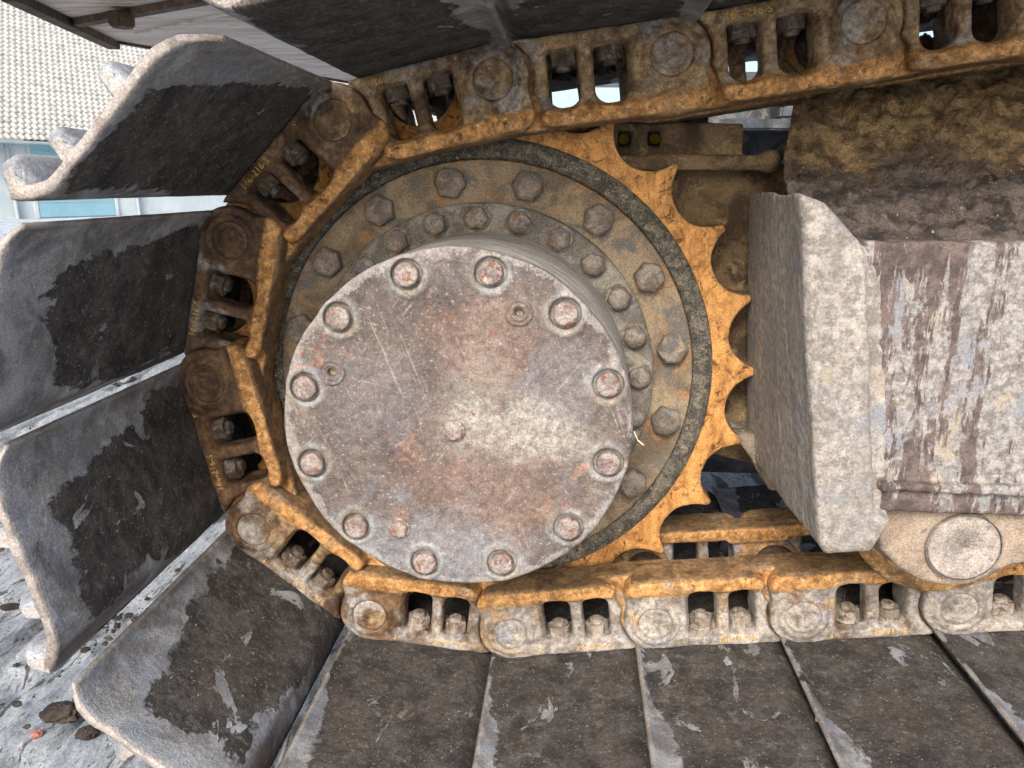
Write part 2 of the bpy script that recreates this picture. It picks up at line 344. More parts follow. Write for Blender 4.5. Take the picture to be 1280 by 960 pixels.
def m_cover():
    n = NT('cover_plate_paint')
    base = n.mix(n.ramp(n.noise(9, 9, .7, .8), .38, .60), (.085, .068, .060), (.175, .138, .118))
    base = n.mix(n.ramp(n.noise(12, 9, .7, .6, off=2), .50, .62), base, (.155, .15, .155))
    base = n.mix(n.ramp(n.noise(16, 9, .72, .8, off=5), .56, .66), base, (.33, .175, .115))
    # pale dust wiped over the lower right half
    def blob(cx, cz, rx, rz, amp=.5, sc=10, off=0):
        dx = n.math('DIVIDE', n.math('SUBTRACT', n.x, cx), rx); dz = n.math('DIVIDE', n.math('SUBTRACT', n.z, cz), rz)
        d = n.math('SQRT', n.math('ADD', n.math('MULTIPLY', dx, dx), n.math('MULTIPLY', dz, dz)))
        return n.math('ADD', d, n.math('MULTIPLY', n.math('SUBTRACT', n.noise(sc, 9, .7, .5, off=off), .5), amp * 4))
    pale = n.mix(n.ramp(n.noise(180, 4, .7), .4, .6), (.26, .235, .20), (.44, .41, .36))
    base = n.mix(n.ramp(blob(.065, -.005, .085, .042, .75), .5, 1.25, .80, 0.), base, pale)
    base = n.mix(n.ramp(blob(.03, .06, .03, .07, .9, off=3), .3, 1.3, .38, 0.), base, pale)
    base = n.mix(n.ramp(blob(.03, .09, .07, .05, .8, off=43), .3, 1.4, .45, 0.), base, (.25, .155, .115))
    base = n.mix(n.ramp(blob(.04, -.08, .12, .05, .8, off=53), .3, 1.4, .45, 0.), base, (.24, .15, .115))
    base = n.mix(n.ramp(blob(-.04, -.15, .13, .045, .7, off=7), .5, 1.3, .5, 0.), base, (.27, .28, .30))
    base = n.mix(n.ramp(blob(.11, .05, .04, .04, off=9), .6, 1.3, .35, 0.), base, (.21, .21, .235))
    base = n.mix(n.ramp(blob(-.09, .03, .06, .05, off=11), .5, 1.4, .6, 0.), base, (.165, .145, .15))
    # rim scraped pale, rust flecks
    r = n.math('SQRT', n.math('ADD', n.math('MULTIPLY', n.x, n.x), n.math('MULTIPLY', n.z, n.z)))
    rim = n.ramp(n.math('ADD', n.math('MULTIPLY', n.ramp(r, .165, .190), .30), n.math('ADD', n.math('MULTIPLY', n.noise(38, 9, .78, off=13), .7), n.math('MULTIPLY', n.noise(9, 3, .5, off=73), .35))), .762, .78)
    base = n.mix(n.math('MULTIPLY', rim, .5), base, (.38, .355, .33))
    for (ang_, o_, lo_) in ((20, 81, .66), (-38, 85, .67), (75, 89, .68)):
        mp = n.N.new('ShaderNodeMapping'); n.L(n.raw, mp.inputs[0]); mp.inputs['Rotation'].default_value = (0, R(ang_), 0); mp.inputs['Location'].default_value = (o_, 0, o_)
        sc_ = n.noise(260, 2, .5, st=(1, 1, .035), co=mp.outputs[0]); rg_ = n.ramp(n.noise(12, 4, .6, off=o_), .50, .60)
        base = n.mix(n.math('MULTIPLY', n.math('MULTIPLY', n.ramp(sc_, lo_, lo_ + .02), rg_), .30), base, (.45, .42, .38))
    rust = n.ramp(n.noise(75, 4, .6, off=17), .645, .675)
    reg = n.ramp(n.noise(8, 4, .6, off=19), .48, .60)
    base = n.mix(n.math('MULTIPLY', rust, reg), base, (.25, .07, .035))
    base = n.mix(n.ramp(n.noise(240, 5, .75, off=21), .56, .68, 0., .6), base, (.48, .43, .39))
    base = n.mix(n.ramp(n.noise(260, 3, .6, off=25), .64, .70, 0., .7), base, (.09, .07, .065))
    # spot faces round the bolts: washed pale blue-grey paint
    ang = n.math('ARCTAN2', n.z, n.x); 
    st = R(30); a0 = R(16.8)
    k = n.math('SUBTRACT', n.math('PINGPONG', n.math('ADD', n.math('SUBTRACT', ang, a0), st * 12), st / 2), 0.)
    dd = n.math('SQRT', n.math('ADD', n.math('POWER', n.math('MULTIPLY', k, .169), 2.), n.math('POWER', n.math('SUBTRACT', r, .1675), 2.)))
    dd = n.math('ADD', dd, n.math('MULTIPLY', n.math('SUBTRACT', n.noise(30, 7, .7, off=23), .5), .022))
    base = n.mix(n.ramp(dd, .016, .028, .45, 0.), base, n.mix(n.ramp(n.noise(50, 5, .6, off=31), .4, .6), (.33, .29, .22), (.46, .50, .50)))
    f2 = n.noise(420, 3, .75); col = n.mul(base, n.ramp(f2, .3, .7, .68, 1.08)); col = n.mul(col, n.ramp(n.noise(110, 7, .8, off=91), .3, .7, .66, 1.34))
    return n.fin(col, n.ramp(n.noise(20, 5, .6), .3, .7, .5, .8), .1, [(n.noise(25, 8, .7), .0022), (n.noise(150, 6, .7), .0012), (f2, .0005)])
M['cover'] = m_cover()

def m_teeth():
    n = NT('sprocket_orange_rust')
    a = n.noise(35, 8, .7, 1.2, st=(1, 1, .5)); s = n.noise(55, 7, .7, 1.5, off=4)
    col = n.mix(n.ramp(a, .36, .60), (.38, .175, .050), (.70, .36, .115))
    col = n.mix(n.ramp(s, .53, .64), col, (.135, .06, .022))
    col = n.mix(n.ramp(n.noise(200, 4, .7), .60, .70), col, (.75, .47, .20))
    col = n.mix(n.math('MULTIPLY', n.ramp(n.point(), .52, .58), .7), col, (.62, .47, .30))
    r = n.math('SQRT', n.math('ADD', n.math('MULTIPLY', n.x, n.x), n.math('MULTIPLY', n.z, n.z)))
    yy = n.math('ADD', n.y, n.math('MULTIPLY', n.math('SUBTRACT', n.noise(60, 5, .7), .5), .01))
    flank = n.ramp(yy, -.026, -.022)
    col = n.mix(n.math('MULTIPLY', flank, .75), col, (.20, .14, .085))
    f2 = n.noise(420, 3, .75); col = n.mul(col, n.ramp(f2, .3, .7, .72, 1.28))
    return n.fin(col, .6, .2, [(a, .0035), (n.noise(150, 6, .7), .0016), (f2, .0007)])
M['teeth'] = m_teeth()

def m_face(stripy):   # pale dusty frame face with brown dried mud runs
    n = NT('frame_face_' + ('runs' if stripy else 'plain'))
    base = n.mix(n.ramp(n.noise(90, 7, .75), .40, .60), (.185, .17, .158) if stripy else (.23, .21, .185), (.40, .375, .35) if stripy else (.47, .43, .385))
    base = n.mix(n.ramp(n.noise(16, 8, .68, off=3), .52, .62), base, (.27, .275, .30))
    base = n.mix(n.ramp(n.noise(14, 8, .68, off=7), .56, .64), base, (.40, .34, .26))
    if stripy:
        m = n.math('ADD', n.math('MULTIPLY', n.noise(17, 9, .7, .3, st=(2.6, 1, .30), off=5), .62), n.math('MULTIPLY', n.noise(80, 6, .75, .5, st=(1.4, 1, .5), off=15), .38))
        band = n.ramp(n.math('ABSOLUTE', n.math('SUBTRACT', n.x, .500)), .02, .07, .055, 0.)
        top = n.ramp(n.z, .17, .215, 0., .04); bot = n.ramp(n.z, -.085, -.05, .045, 0.)
        m = n.math('ADD', n.math('ADD', m, band), n.math('ADD', top, bot))
        base = n.mix(n.ramp(m, .515, .56), base, n.mix(n.ramp(n.noise(60, 6, .7), .4, .6), (.085, .065, .06), (.17, .125, .11)))
    else:
        base = n.mix(n.ramp(n.noise(40, 8, .7, st=(1, 1, .12), off=2), .42, .60, .45, 0.), base, (.20, .185, .17))
        base = n.mix(n.ramp(n.y, -.02, -.20, .0, .0), base, n.mix(n.ramp(n.noise(50, 8, .7, st=(1, 1, .3)), .4, .6), (.10, .085, .07), (.25, .22, .18)))
    f2 = n.noise(350, 4, .8); col = n.mul(base, n.ramp(f2, .3, .7, .78, 1.22))
    return n.fin(col, .85, 0, [(n.noise(30, 8, .7), .0045), (n.noise(150, 6, .7), .003), (f2, .0012)])
M['face'] = m_face(True); M['side'] = m_face(False)

def m_mudtop():
    n = NT('mud_layer_top')
    a = n.noise(20, 9, .7, .4)
    dark = n.mix(n.ramp(a, .38, .62), (.035, .028, .025), (.20, .16, .135))
    dark = n.mix(n.ramp(n.noise(45, 8, .7, off=3), .58, .66), dark, (.20, .17, .15))
    brown = n.mix(n.ramp(n.noise(26, 9, .7, off=6), .38, .62), (.15, .098, .052), (.50, .345, .175))
    h = n.math('ADD', n.y, n.math('MULTIPLY', n.math('SUBTRACT', n.noise(9, 6, .6, off=5), .5), .18))
    col = n.mix(n.ramp(h, -.13, -.04), dark, brown)
    col = n.mix(n.ramp(n.noise(170, 2, .5), .72, .75), col, (.5, .45, .4))
    f2 = n.noise(350, 4, .8); col = n.mul(col, n.ramp(f2, .3, .7, .55, 1.45))
    return n.fin(col, .95, 0, [(a, .012), (n.noise(90, 7, .75), .009), (f2, .0025)])
M['mudtop'] = m_mudtop()

def m_ground():
    n = NT('ground_sky_tinted_concrete')
    stv = (1, 1, 1)
    rot = n.N.new('ShaderNodeMapping'); n.L(n.raw, rot.inputs[0]); rot.inputs['Rotation'].default_value = (0, 0, R(-94)); co = rot.outputs[0]
    a = n.noise(7, 9, .68, .6, st=(.25, 1.6, 1), co=co); b = n.noise(34, 8, .72, .8, st=(.3, 1.2, 1), co=co)
    col = n.mix(n.ramp(b, .36, .60), (.48, .54, .61), (.80, .85, .90))  # sky reflection on wet concrete painted into this bluish-white base
    col = n.mix(n.ramp(a, .56, .60), col, (.10, .10, .10))
    col = n.mix(n.ramp(b, .59, .63), col, (.16, .155, .15))
    col = n.mix(n.ramp(n.noise(120, 6, .75, .5, st=(.35, 1.2, 1), co=co), .56, .62), col, (.20, .21, .22))
    col = n.mix(n.ramp(n.noise(10, 8, .7, off=4), .66, .72), col, (.30, .17, .14))
    f2 = n.noise(200, 4, .8); col = n.mul(col, n.ramp(f2, .3, .7, .75, 1.25))
    return n.fin(col, .6, 0, [(a, .04), (b, .03), (n.noise(120, 6, .75, .5, st=(.35, 1.2, 1), co=co), .012), (f2, .005)])
M['ground'] = m_ground()
M['wall'] = m_generic('house_wall', [(.42, .48, .50), (.50, .55, .56)], 1.5, .9, bump=.2, spk=.03)
M['tile'] = m_generic('roof_tile', [(.40, .39, .36), (.48, .46, .42), (.30, .29, .27)], 2.5, .85, bump=.3, spk=.05)
M['door'] = m_generic('door_blue', [(.20, .38, .45), (.24, .42, .49)], 1.5, .6, bump=.1, spk=.03)
M['gutter'] = m_generic('gutter_grey', [(.30, .36, .38), (.36, .41, .42)], 3, .5, bump=.1, spk=.03)

# ------------------------------------------------------------------ ground and house (large structure first)
GZ = -.515
def build_ground():
    def axis(lo, f0, f1, hi, h):
        fine = np.arange(f0, f1, h); left = f0 - np.geomspace(h, f0 - lo, 40)[::-1]; right = f1 + np.geomspace(h, hi - f1, 40)
        return np.concatenate([left, fine, right])
    x = axis(-120, -2.2, .1, 120, .010); y = axis(-60, -.7, 2.2, 200, .010)
    X, Y = np.meshgrid(x, y, indexing='ij'); c, s = math.cos(R(94)), math.sin(R(94))
    U = X * c + Y * s; V = -X * s + Y * c
    near = np.clip(1 - (np.hypot(X + 1, Y - .7) - 2) / 4, 0, 1)
    Zh = near * (.018 * fbm([U * .45, V * 1.4, 0 * U], 5, 4, 3, .6) + .012 * fbm([U * .5, V, 0 * U], 22, 4, 9, .7))
    rid = np.abs(fbm([U * .22, V * 1.2, 0 * U + 3], 6.0, 4, 21, .6)); Zh = Zh - near * .030 * np.clip(1 - rid / .08, 0, 1) ** .7
    V3 = np.stack([X, Y, GZ + Zh], -1).reshape(-1, 3)
    o = ob('ground', mk_mesh('ground', V3, grid_faces(len(x), len(y))), M['ground']); tag(o, kind='structure')
build_ground()

def build_house():
    root = ob('house', None); E0 = ray_to(0, 173, y=CAM.y + 17.5); 
    d = Vector((.56, .83, 0)).normalized(); nrm = Vector((-d.y, d.x, 0))       # nrm: away from camera, up the roof
    root.location = (E0.x, E0.y, GZ); root.rotation_euler = (0, 0, math.atan2(d.y, d.x))
    eh = E0.z - GZ
    tag(root, 'pale house with grey tiled roof and light blue wall behind the track', 'house')
    # local: x along the eave, y up the roof direction (away)
    ob('wall', boxes('house_wall', [(-6, 26, .45, 8, 0, eh - .02)], 0), M['wall'], root)
    # pantile roof: wavy courses, each lapping the one below
    w = .15; ln = .21; nrow = 38; xs = np.arange(-6.3, 22, w / 7); ph = (xs / w) % 1
    wav = .024 * np.where(ph < .62, np.sin(ph / .62 * math.pi), -.45 * np.sin((ph - .62) / .38 * math.pi))
    V = []; F = []; b = 0; cs, sn = math.cos(R(38)), math.sin(R(38))
    for r_ in range(nrow):
        for (t, lift) in ((r_ * ln - .02, 0.0), (r_ * ln - .02, .032), ((r_ + 1) * ln, .008)):
            V.append(np.stack([xs + (r_ % 2) * w * .5, t * cs - (lift + wav) * sn, t * sn + (lift + wav) * cs + eh], -1))
        F.append(grid_faces(3, len(xs)) + b); b += 3 * len(xs)
    o = ob('roof_tiles', mk_mesh('roof_tiles', np.concatenate(V), np.concatenate(F), False), M['tile'], root); tag(o, kind='stuff')
    g = [(.055 * math.cos(a) - .07, .055 * math.sin(a) + eh - .06) for a in np.linspace(math.pi, 2 * math.pi, 9)] + [(.045 * math.cos(a) - .07, .045 * math.sin(a) + eh - .06) for a in np.linspace(2 * math.pi, math.pi, 9)]
    V = np.array([[(x, p[0], p[1]) for p in g] for x in (-6.3, 26)]).reshape(-1, 3); n = len(g)
    F = [[i, (i + 1) % n, (i + 1) % n + n, i + n] for i in range(n)]
    ob('gutter', mk_mesh('gutter', V, F, False), M['gutter'], root)
    ob('soffit', boxes('soffit', [(-6.3, 26, 0.0, .5, eh - .05, eh - .03)], 0), M['wall'], root)
    for x in (.25, 3.2):
        me = bpy.data.meshes.new('downpipe'); bm = bmesh.new(); bmesh.ops.create_cone(bm, cap_ends=True, segments=16, radius1=.05, radius2=.05, depth=eh - .1); bm.to_mesh(me); bm.free()
        ob('downpipe', me, M['gutter'], root, (x, .38, (eh - .1) / 2))
    dr = ob('garage_door', boxes('garage_door', [(.75, 2.6, .41, .46, .02, 1.95)], .01), M['door'], root)
    ob('frame', boxes('door_frame', [(.66, .75, .40, .46, 0, 2.05), (2.6, 2.69, .40, .46, 0, 2.05), (.75, 2.6, .40, .46, 1.955, 2.05)], .01), M['wall'], dr)
    for k in range(4): ob('seam', boxes('door_seam', [(.76, 2.59, .40, .415, .38 + k * .4, .395 + k * .4)], 0), M['gutter'], dr)
build_house()

# ------------------------------------------------------------------ the machine's deck above and its centre frame behind
def build_deck():
    root = ob('machine_deck', None, loc=(0, 0, 1.12)); tag(root, 'pale underside of the machine deck with dark beam and bolt head above the shoes', 'machine deck')
    def P(px, py): p = ray_to(px, py, z=1.12); return (p.x, p.y)
    a = P(30, -2); b = P(140, 52); c = P(470, 108); 
    c = (b[0] + (c[0] - b[0]) * 1.0, c[1])
    poly = [(a[0], a[1]), b, c, (c[0] + 2.5, c[1] + .3), (c[0] + 2.5, .3), (a[0] - .4, .3)]
    def slabz(name, pts, z0, z1, mat, par=root):
        bm = bmesh.new(); vs = [bm.verts.new((p[0], p[1], z0)) for p in pts]; f = bm.faces.new(vs)
        g = bmesh.ops.extrude_face_region(bm, geom=[f])
        for v in [e for e in g['geom'] if isinstance(e, bmesh.types.BMVert)]: v.co.z = z1
        bmesh.ops.recalc_face_normals(bm, faces=bm.faces[:]); me = bpy.data.meshes.new(name); bm.to_mesh(me); bm.free()
        return ob(name, me, mat, par)
    slabz('bottom_plate', poly, 0, .03, M['deck'])
    def bar(name, p, q, w, z0, z1, mat):
        p = Vector((*p, 0)); q = Vector((*q, 0)); n = Vector((-(q - p).y, (q - p).x, 0)).normalized() * w
        return slabz(name, [tuple((p + n)[:2]), tuple((q + n)[:2]), tuple((q - n)[:2]), tuple((p - n)[:2])], z0, z1, mat)
    bar('edge_beam', P(10, -12), P(142, 52), .035, -.045, -.001, M['beam'])
    bar('edge_beam', P(140, 50), P(470, 108), .015, -.015, -.001, M['beam'])
    bar('cross_beam', P(84, 26), P(300, -14), .03, -.035, -.002, M['beam'])
    bar('weld_seam', P(170, 40), P(330, 5), .008, -.012, -.001, M['deck'])
    p = P(150, 10); me = bpy.data.meshes.new('deck_bolt'); bm = bmesh.new()
    bmesh.ops.create_cone(bm, cap_ends=True, segments=6, radius1=.065, radius2=.07, depth=.07); bmesh.ops.bevel(bm, geom=bm.edges[:], offset=.01, segments=2, affect='EDGES'); bm.to_mesh(me); bm.free()
    ob('bolt_head', me, M['beam'], root, (p[0], p[1], -.055), (0, 0, .4))
build_deck()

def build_centre():
    root = ob('centre_frame', None, loc=(.7, .9, -.1)); tag(root, 'dark grey centre frame of the undercarriage seen through the gap above the ledge', 'machine frame')
    # local coordinates = world - (.7,.9,-.1)
    o = lambda L: [(a - .7, b - .7, c - .9, d - .9, e + .1, f + .1) for (a, b, c, d, e, f) in L]
    ob('cross_girder', boxes('girder', o([(.36, 2.2, .95, 1.25, .12, .55)]), .01), M['darksteel'], root)
    ob('girder_flange', boxes('girder_flange', o([(.36, 2.2, .80, .949, .40, .425)]), .004), M['darksteel'], root)
    ob('bracket', boxes('bracket', o([(.62, .80, .84, .945, .428, .56)]), .006), M['darksteel'], root)
    yb = m_generic('yellow_paint', [(.70, .55, .02), (.6, .45, .03)], 8, .6, bump=.2)
    for px_ in (780, 819):
        q = ray_to(px_, 174, y=.25); ob('yellow_clip', boxes('yellow_clip', o([(q.x - .008, q.x + .008, .25, .262, q.z - .007, q.z + .009)]), .003), yb, root)
    ob('added_hole_backing', boxes('added_hole_backing', o([(.12, .36, .272, .290, .315, .392)]), .004), M['darksteel'], root)  # added dark sheet, blocks the bright background behind the ledge holes
    ob('underbelly_shade_sheet', boxes('underbelly_shade_sheet', o([(.15, 1.6, .62, .66, -.40, .10)]), .01), M['darksteel'], root)  # added dark sheet standing for the shade under the machine's belly
    ob('belly_plate', boxes('belly_plate', o([(.2, 2.2, 1.3, 2.2, .0, .30)]), .01), M['beam'], root)
build_centre()

# ------------------------------------------------------------------ chain link parts (meshes shared)
PITCH = .216
M['nutpale'] = m_generic('dusty_nut', [(.20, .165, .13), (.38, .33, .28), (.13, .09, .06)], 45, .8, edge=(.5, .43, .36))
def link_mesh():
    h = .0016; G = grid((-.062, -.126, -.052), (.268, -.028, .082), h); x, y, z = G
    body = box2(x, z, .10, .008, .112, .052, .010)
    D = slab(body, y, -.1085, -.074, .004)
    # recessed ear round the next pin
    tail = smin(np.hypot(x - PITCH, z) - .042, box2(x, z, .190, .018, .045, .046, .012), .01)
    T = slab(tail, y, -.088, -.050, .004)
    # proud ear at this pin with a lobe where the rail ends
    ear = smin(np.hypot(x + .001, z + .001) - .0455, np.hypot(x + .0165, z - .0415) - .0275, .010)
    ear = smin(ear, box2(x, z, .018, .030, .030, .039, .010), .010)
    B = slab(ear, y, -.1150, -.062, .0055)
    Bo = smin(B, slab(np.hypot(x, z) - .0345, y, -.1205, -.09, .004), .007)
    # rail
    lobe = np.hypot(np.minimum(x + .0165, 0), z - .0415) - .0275; tl = (x - .168) * .75 + (z - .046) * .66 - .003
    rail = slab(smax(smax(box2(x, z, .068, .0575, .112, .0115, .004), lobe, .003), tl, .010), y, -.1190, -.045, .0065)
    rail2 = slab(box2(x, z, .19, .055, .05, .014, .004), y, -.090, -.045, .004)
    # flange that carries the shoe
    fl = slab(box2(x, z, .098, -.033, .105, .0105, .005), y, -.1130, -.050, .006)
    D = smin(D, fl, .014); D = smin(D, rail, .011)
    # front layer cut away round the next link's ear, so the tail lies deeper
    cut = np.minimum(np.hypot(x - PITCH, z) - .050, np.hypot(x - PITCH + .0165, z - .0415) - .0375)
    cut = smin(cut, box2(x, z, PITCH + .05, .0, .058, .1), .004)
    lean = (x - (PITCH - .052)) * .5
    D = smax(D, -np.maximum(cut, y + .090 + np.clip(-cut, 0, .01) * .5), .010)
    D = smin(D, smin(T, rail2, .006), .006); D = smin(D, Bo, .010)
    for (cx, w, top) in ((.0720, .0208, .0448), (.1305, .0193, .0440)):
        r_ = .0165
        win = np.minimum(box2(x, z, cx, (top - .0 - .0) - r_ - .012, w, r_ + .012, r_), box2(x, z, cx, -.006, w * .97, .0175, .0045))
        D = smax(D, -(win - np.clip(-.102 - y, 0, .012) * .35), .0035)
    D = smax(D, -(z + .0435), .003)
    rr = np.hypot(x, z); D = smax(D, -slab(rr - .0262, y, -.14, -.1172, 0), .0015)
    D = D + .0010 * fbm([x, y, z], 38, 3, 2) + .0004 * fbm([x, y, z], 170, 2, 6)
    return nets(D, G, 'link_plate')
def pin_mesh():
    h = .0016; G = grid((-.03, -.125, -.03), (.03, -.09, .03), h); x, y, z = G
    r = np.hypot(x, z); D = slab(r - .0252, y, -.1196, -.08, .0025)
    D = smax(D, -slab(np.abs(r - .0165) - .0007, y, -.13, -.1186, 0), .001)
    D = D + .0009 * fbm([x, y, z], 110, 4, 12, .6)
    return nets(D, G, 'pin_end')
def nut_mesh():
    h = .0011; G = grid((-.021, -.021, -.006), (.021, .021, .036), h); x, y, z = G
    D = np.maximum(hexd(x, y, .0152), np.abs(z - .0085) - .0088); D = smax(D, (np.sqrt(x * x + y * y + (z - .004) ** 2) - .0225), .001)
    D = smin(D, slab(np.hypot(x, y) - .0092, z, 0, .0235, .0015), .0008)
    D = smin(D, slab(np.hypot(x, y) - .0175, z, -.003, .001, .001), .002)
    D = D + .0005 * fbm([x, y, z], 90, 3, 30)
    return nets(D, G, 'nut')
LINK, PIN, NUT = link_mesh(), pin_mesh(), nut_mesh(); NUTP = NUT.copy(); NUTP.materials.append(M['nutpale'])
BUSH = lathe('bushing', rprof([(0, -.052), (.034, -.052), (.034, .052), (0, .052)], .003), 40)
SHAFT = lathe('pin_shaft', [(0, -.092), (.0235, -.092), (.0235, .092), (0, .092)], 32)

def shoe_mesh(seed, tr=.05):
    # inner surface profile (u, v) from lip tip to tail tip, then back along the outside
    inn = [(-.028, -.032), (-.0245, -.035), (-.018, -.039), (-.010, -.042), (.006, -.0435), (.06, -.0435), (.11, -.0435), (.160, -.0435), (.172, -.0455), (.184, -.0525), (.193, -.0605), (.201, -.0690)]
    out = [(.195, -.0780), (.186, -.0720), (.177, -.0655), (.164, -.058), (.15, -.0555), (.11, -.0555), (.06, -.0555), (.008, -.0555), (-.012, -.0525), (-.024, -.045), (-.033, -.035)]
    def dens(p, h): return densify(p, h)[:-1]
    def resam(p, N):
        p = np.array(p); L = np.concatenate([[0], np.cumsum(np.linalg.norm(np.diff(p, axis=0), axis=1))]); t = np.linspace(0, L[-1], N)
        return np.stack([np.interp(t, L, p[:, 0]), np.interp(t, L, p[:, 1])], 1)
    H = 74; P = np.concatenate([resam(inn, H), resam(out, H)]); n = len(P); ys = np.concatenate([[-.495, -.493, -.489], np.linspace(-.483, .483, 194), [.489, .493, .495]]); m = len(ys)
    U = np.repeat(P[:, 0][:, None], m, 1); Vv = np.repeat(P[:, 1][:, None], m, 1); Y = np.repeat(ys[None], n, 0).copy()
    # corners of the plate worn round at the outer ends
    def trim(u):
        a = np.clip((.020 - u) / .05, 0, 1); b = np.clip((u - .180) / .03, 0, 1); return tr * a ** 2.0 + .010 * b ** 2
    t = trim(U) + .003 * fbm([U, Y * 0 + seed, Vv], 30, 2, seed)
    Y = np.sign(Y) * (np.abs(Y) - t * np.clip((np.abs(Y) - .30) / .18, 0, 1))
    er = np.where(np.abs(ys) > .494, .45, np.where(np.abs(ys) > .492, .2, np.where(np.abs(ys) > .488, .05, 0)))[None]
    cu = -.0495 + np.interp(U, [-.03, -.01, .165, .201], [.014, 0, 0, -.025])
    Vv = Vv + (cu - Vv) * er
    nz = .0014 * fbm([U, Y, Vv], 9, 3, seed) + .0006 * fbm([U, Y, Vv], 60, 3, seed + 5)
    sgn = np.where(np.arange(n)[:, None] < H, 1, -1); Vv = Vv + nz * sgn
    V3 = np.stack([U, Y, Vv], -1).reshape(-1, 3); F = grid_faces(n, m, True); rim = np.clip(1 - (np.abs(Y).max(1, keepdims=True) - np.abs(Y)) / .007, 0, 1).ravel()
    # end caps
    c0 = len(V3); V3 = np.concatenate([V3, [[.09, Y[:, 0].mean(), -.0495]], [[.09, Y[:, -1].mean(), -.0495]]])
    bm = bmesh.new(); me = mk_mesh('s', V3[:-2], F); bm.from_mesh(me); bm.verts.ensure_lookup_table()
    for j in (0, m - 1):
        # strip of quads between inner and outer sides
        for i in range(H - 1):
            q = [i, i + 1, n - 2 - i, n - 1 - i]
            f = bm.faces.new([bm.verts[k * m + j] for k in (q if j else q[::-1])]); f.smooth = True
    bmesh.ops.recalc_face_normals(bm, faces=bm.faces[:]); bm.to_mesh(me); bm.free(); me.name = 'track_shoe'
    at = me.attributes.new('rim', 'FLOAT', 'POINT'); at.data.foreach_set('value', rim.astype(np.float32))
    return me
def grouser_mesh(hgt, seed):
    # rounded bar along y, worn at the end; local origin on the shoe's outer face, growing to -z
    prof = [(-.013, .006), (-.0125, -.004), (-.010, -hgt * .55), (-.0085, -hgt * .85), (-.005, -hgt), (.005, -hgt), (.0085, -hgt * .85), (.010, -hgt * .55), (.0125, -.004), (.013, .006)]
    P = np.array(densify(prof + [prof[0]], .004)[:-1]); ys = np.concatenate([[-.492, -.490, -.483, -.472], np.linspace(-.455, .455, 60), [.472, .483, .490, .492]]); n, m = len(P), len(ys)
    U = np.repeat(P[:, :1], m, 1); Z = np.repeat(P[:, 1:], m, 1); Y = np.repeat(ys[None], n, 0)
    e = np.clip((np.abs(Y) - .457) / .035, 0, 1); sc = np.sqrt(np.clip(1 - .75 * e ** 3, 0, 1)); U = U * (1 + .18 * np.clip((np.abs(Y) - .455) / .02, 0, 1)) * sc
    Z = np.where(Z < 0, Z * sc, Z); Z = Z + .0015 * fbm([U, Y, Z], 25, 3, seed)
    V3 = np.stack([U, Y, Z], -1).reshape(-1, 3); me = mk_mesh('g', V3, grid_faces(n, m, True)); bm = bmesh.new(); bm.from_mesh(me); bm.verts.ensure_lookup_table()
    for j in (0, m - 1): bm.faces.new([bm.verts[i * m + j] for i in range(n)])
    bmesh.ops.triangulate(bm, faces=[f for f in bm.faces if len(f.verts) > 4]); bmesh.ops.recalc_face_normals(bm, faces=bm.faces[:]); bm.to_mesh(me); bm.free(); me.name = 'grouser'; return me
SHOES = [shoe_mesh(3, .055), shoe_mesh(11, .012), shoe_mesh(19, .022), shoe_mesh(27, .012)]; GR = [grouser_mesh(.032, 5), grouser_mesh(.030, 8)]

def text_mesh(s, size, ext=.0011):
    cu = bpy.data.curves.new('txt', 'FONT'); cu.body = s; cu.size = size; cu.extrude = ext; cu.resolution_u = 3; cu.space_character = 1.05; cu.offset = .00012
    cu.align_x = 'CENTER'; cu.align_y = 'CENTER'
    t = bpy.data.objects.new('t', cu); C.objects.link(t); bpy.context.view_layer.update()
    me = bpy.data.meshes.new_from_object(t.evaluated_get(bpy.context.evaluated_depsgraph_get())); bpy.data.objects.remove(t); me.name = 'casting_mark'; return me
T1 = text_mesh('160-216-S', .0125); T2 = text_mesh('S', .0125); T3 = text_mesh('S-216 010', .0125)
for t in (T1, T2, T3): t.materials.append(M['mark'])
for me, k in ((LINK, 'link'), (PIN, 'link'), (NUT, 'nut'), (BUSH, 'nut'), (SHAFT, 'nut')): me.materials.append(M[k])
for me in SHOES + GR: me.materials.append(M['shoe'])

PINS = [(1.152, .560), (.926, .532), (.700, .498), (.473, .464), (.247, .430), (.024, .403), (-.185, .355), (-.339, .200), (-.392, -.004), (-.342, -.230), (-.171, -.367),
        (.046, -.389), (.264, -.361), (.477, -.340), (.693, -.316), (.910, -.296), (1.126, -.280), (1.342, -.270)]
LBL = {0: ('chain link farthest right on the upper run, cut by the frame', None),
 1: ('brown chain link at the top right edge above the muddy frame', None),
 2: ('ochre chain link of the upper run with its boss above the mud mound', None),
 3: ('ochre chain link of the upper run above the gap beside the muddy ledge', None),
 4: ('rusty chain link of the upper run with white sky in both windows', None),
 5: ('rusty chain link touching the sprocket top, its wide dark shoe roofing the upper left', None),
 6: ('tilted rusty chain link at upper left carrying the shoe with three pale grouser ends', None),
 7: ('brown chain link with a pale dusty pin, holding the level shoe left of the sprocket', None),
 8: ('dark brown chain link at the far left with bare spots on its muddy shoe', None),
 9: ('slanting chain link at lower left whose nuts stand before white glints', None),
 10: ('chain link below the sprocket with yellow marks and brown mud, first of the lower run', None),
 11: ('pale grey chain link directly below the hub cover', None),
 12: ('pale dusty chain link below the sprocket teeth, third of the lower run', None),
 13: ('chain link with a round yellow mark just left of the track roller', None),
 14: ('pale chain link under the track roller at the right edge', None),
 15: ('lower run chain link beyond the right edge of the photo', None), 16: ('last lower run chain link far beyond the roller', None)}
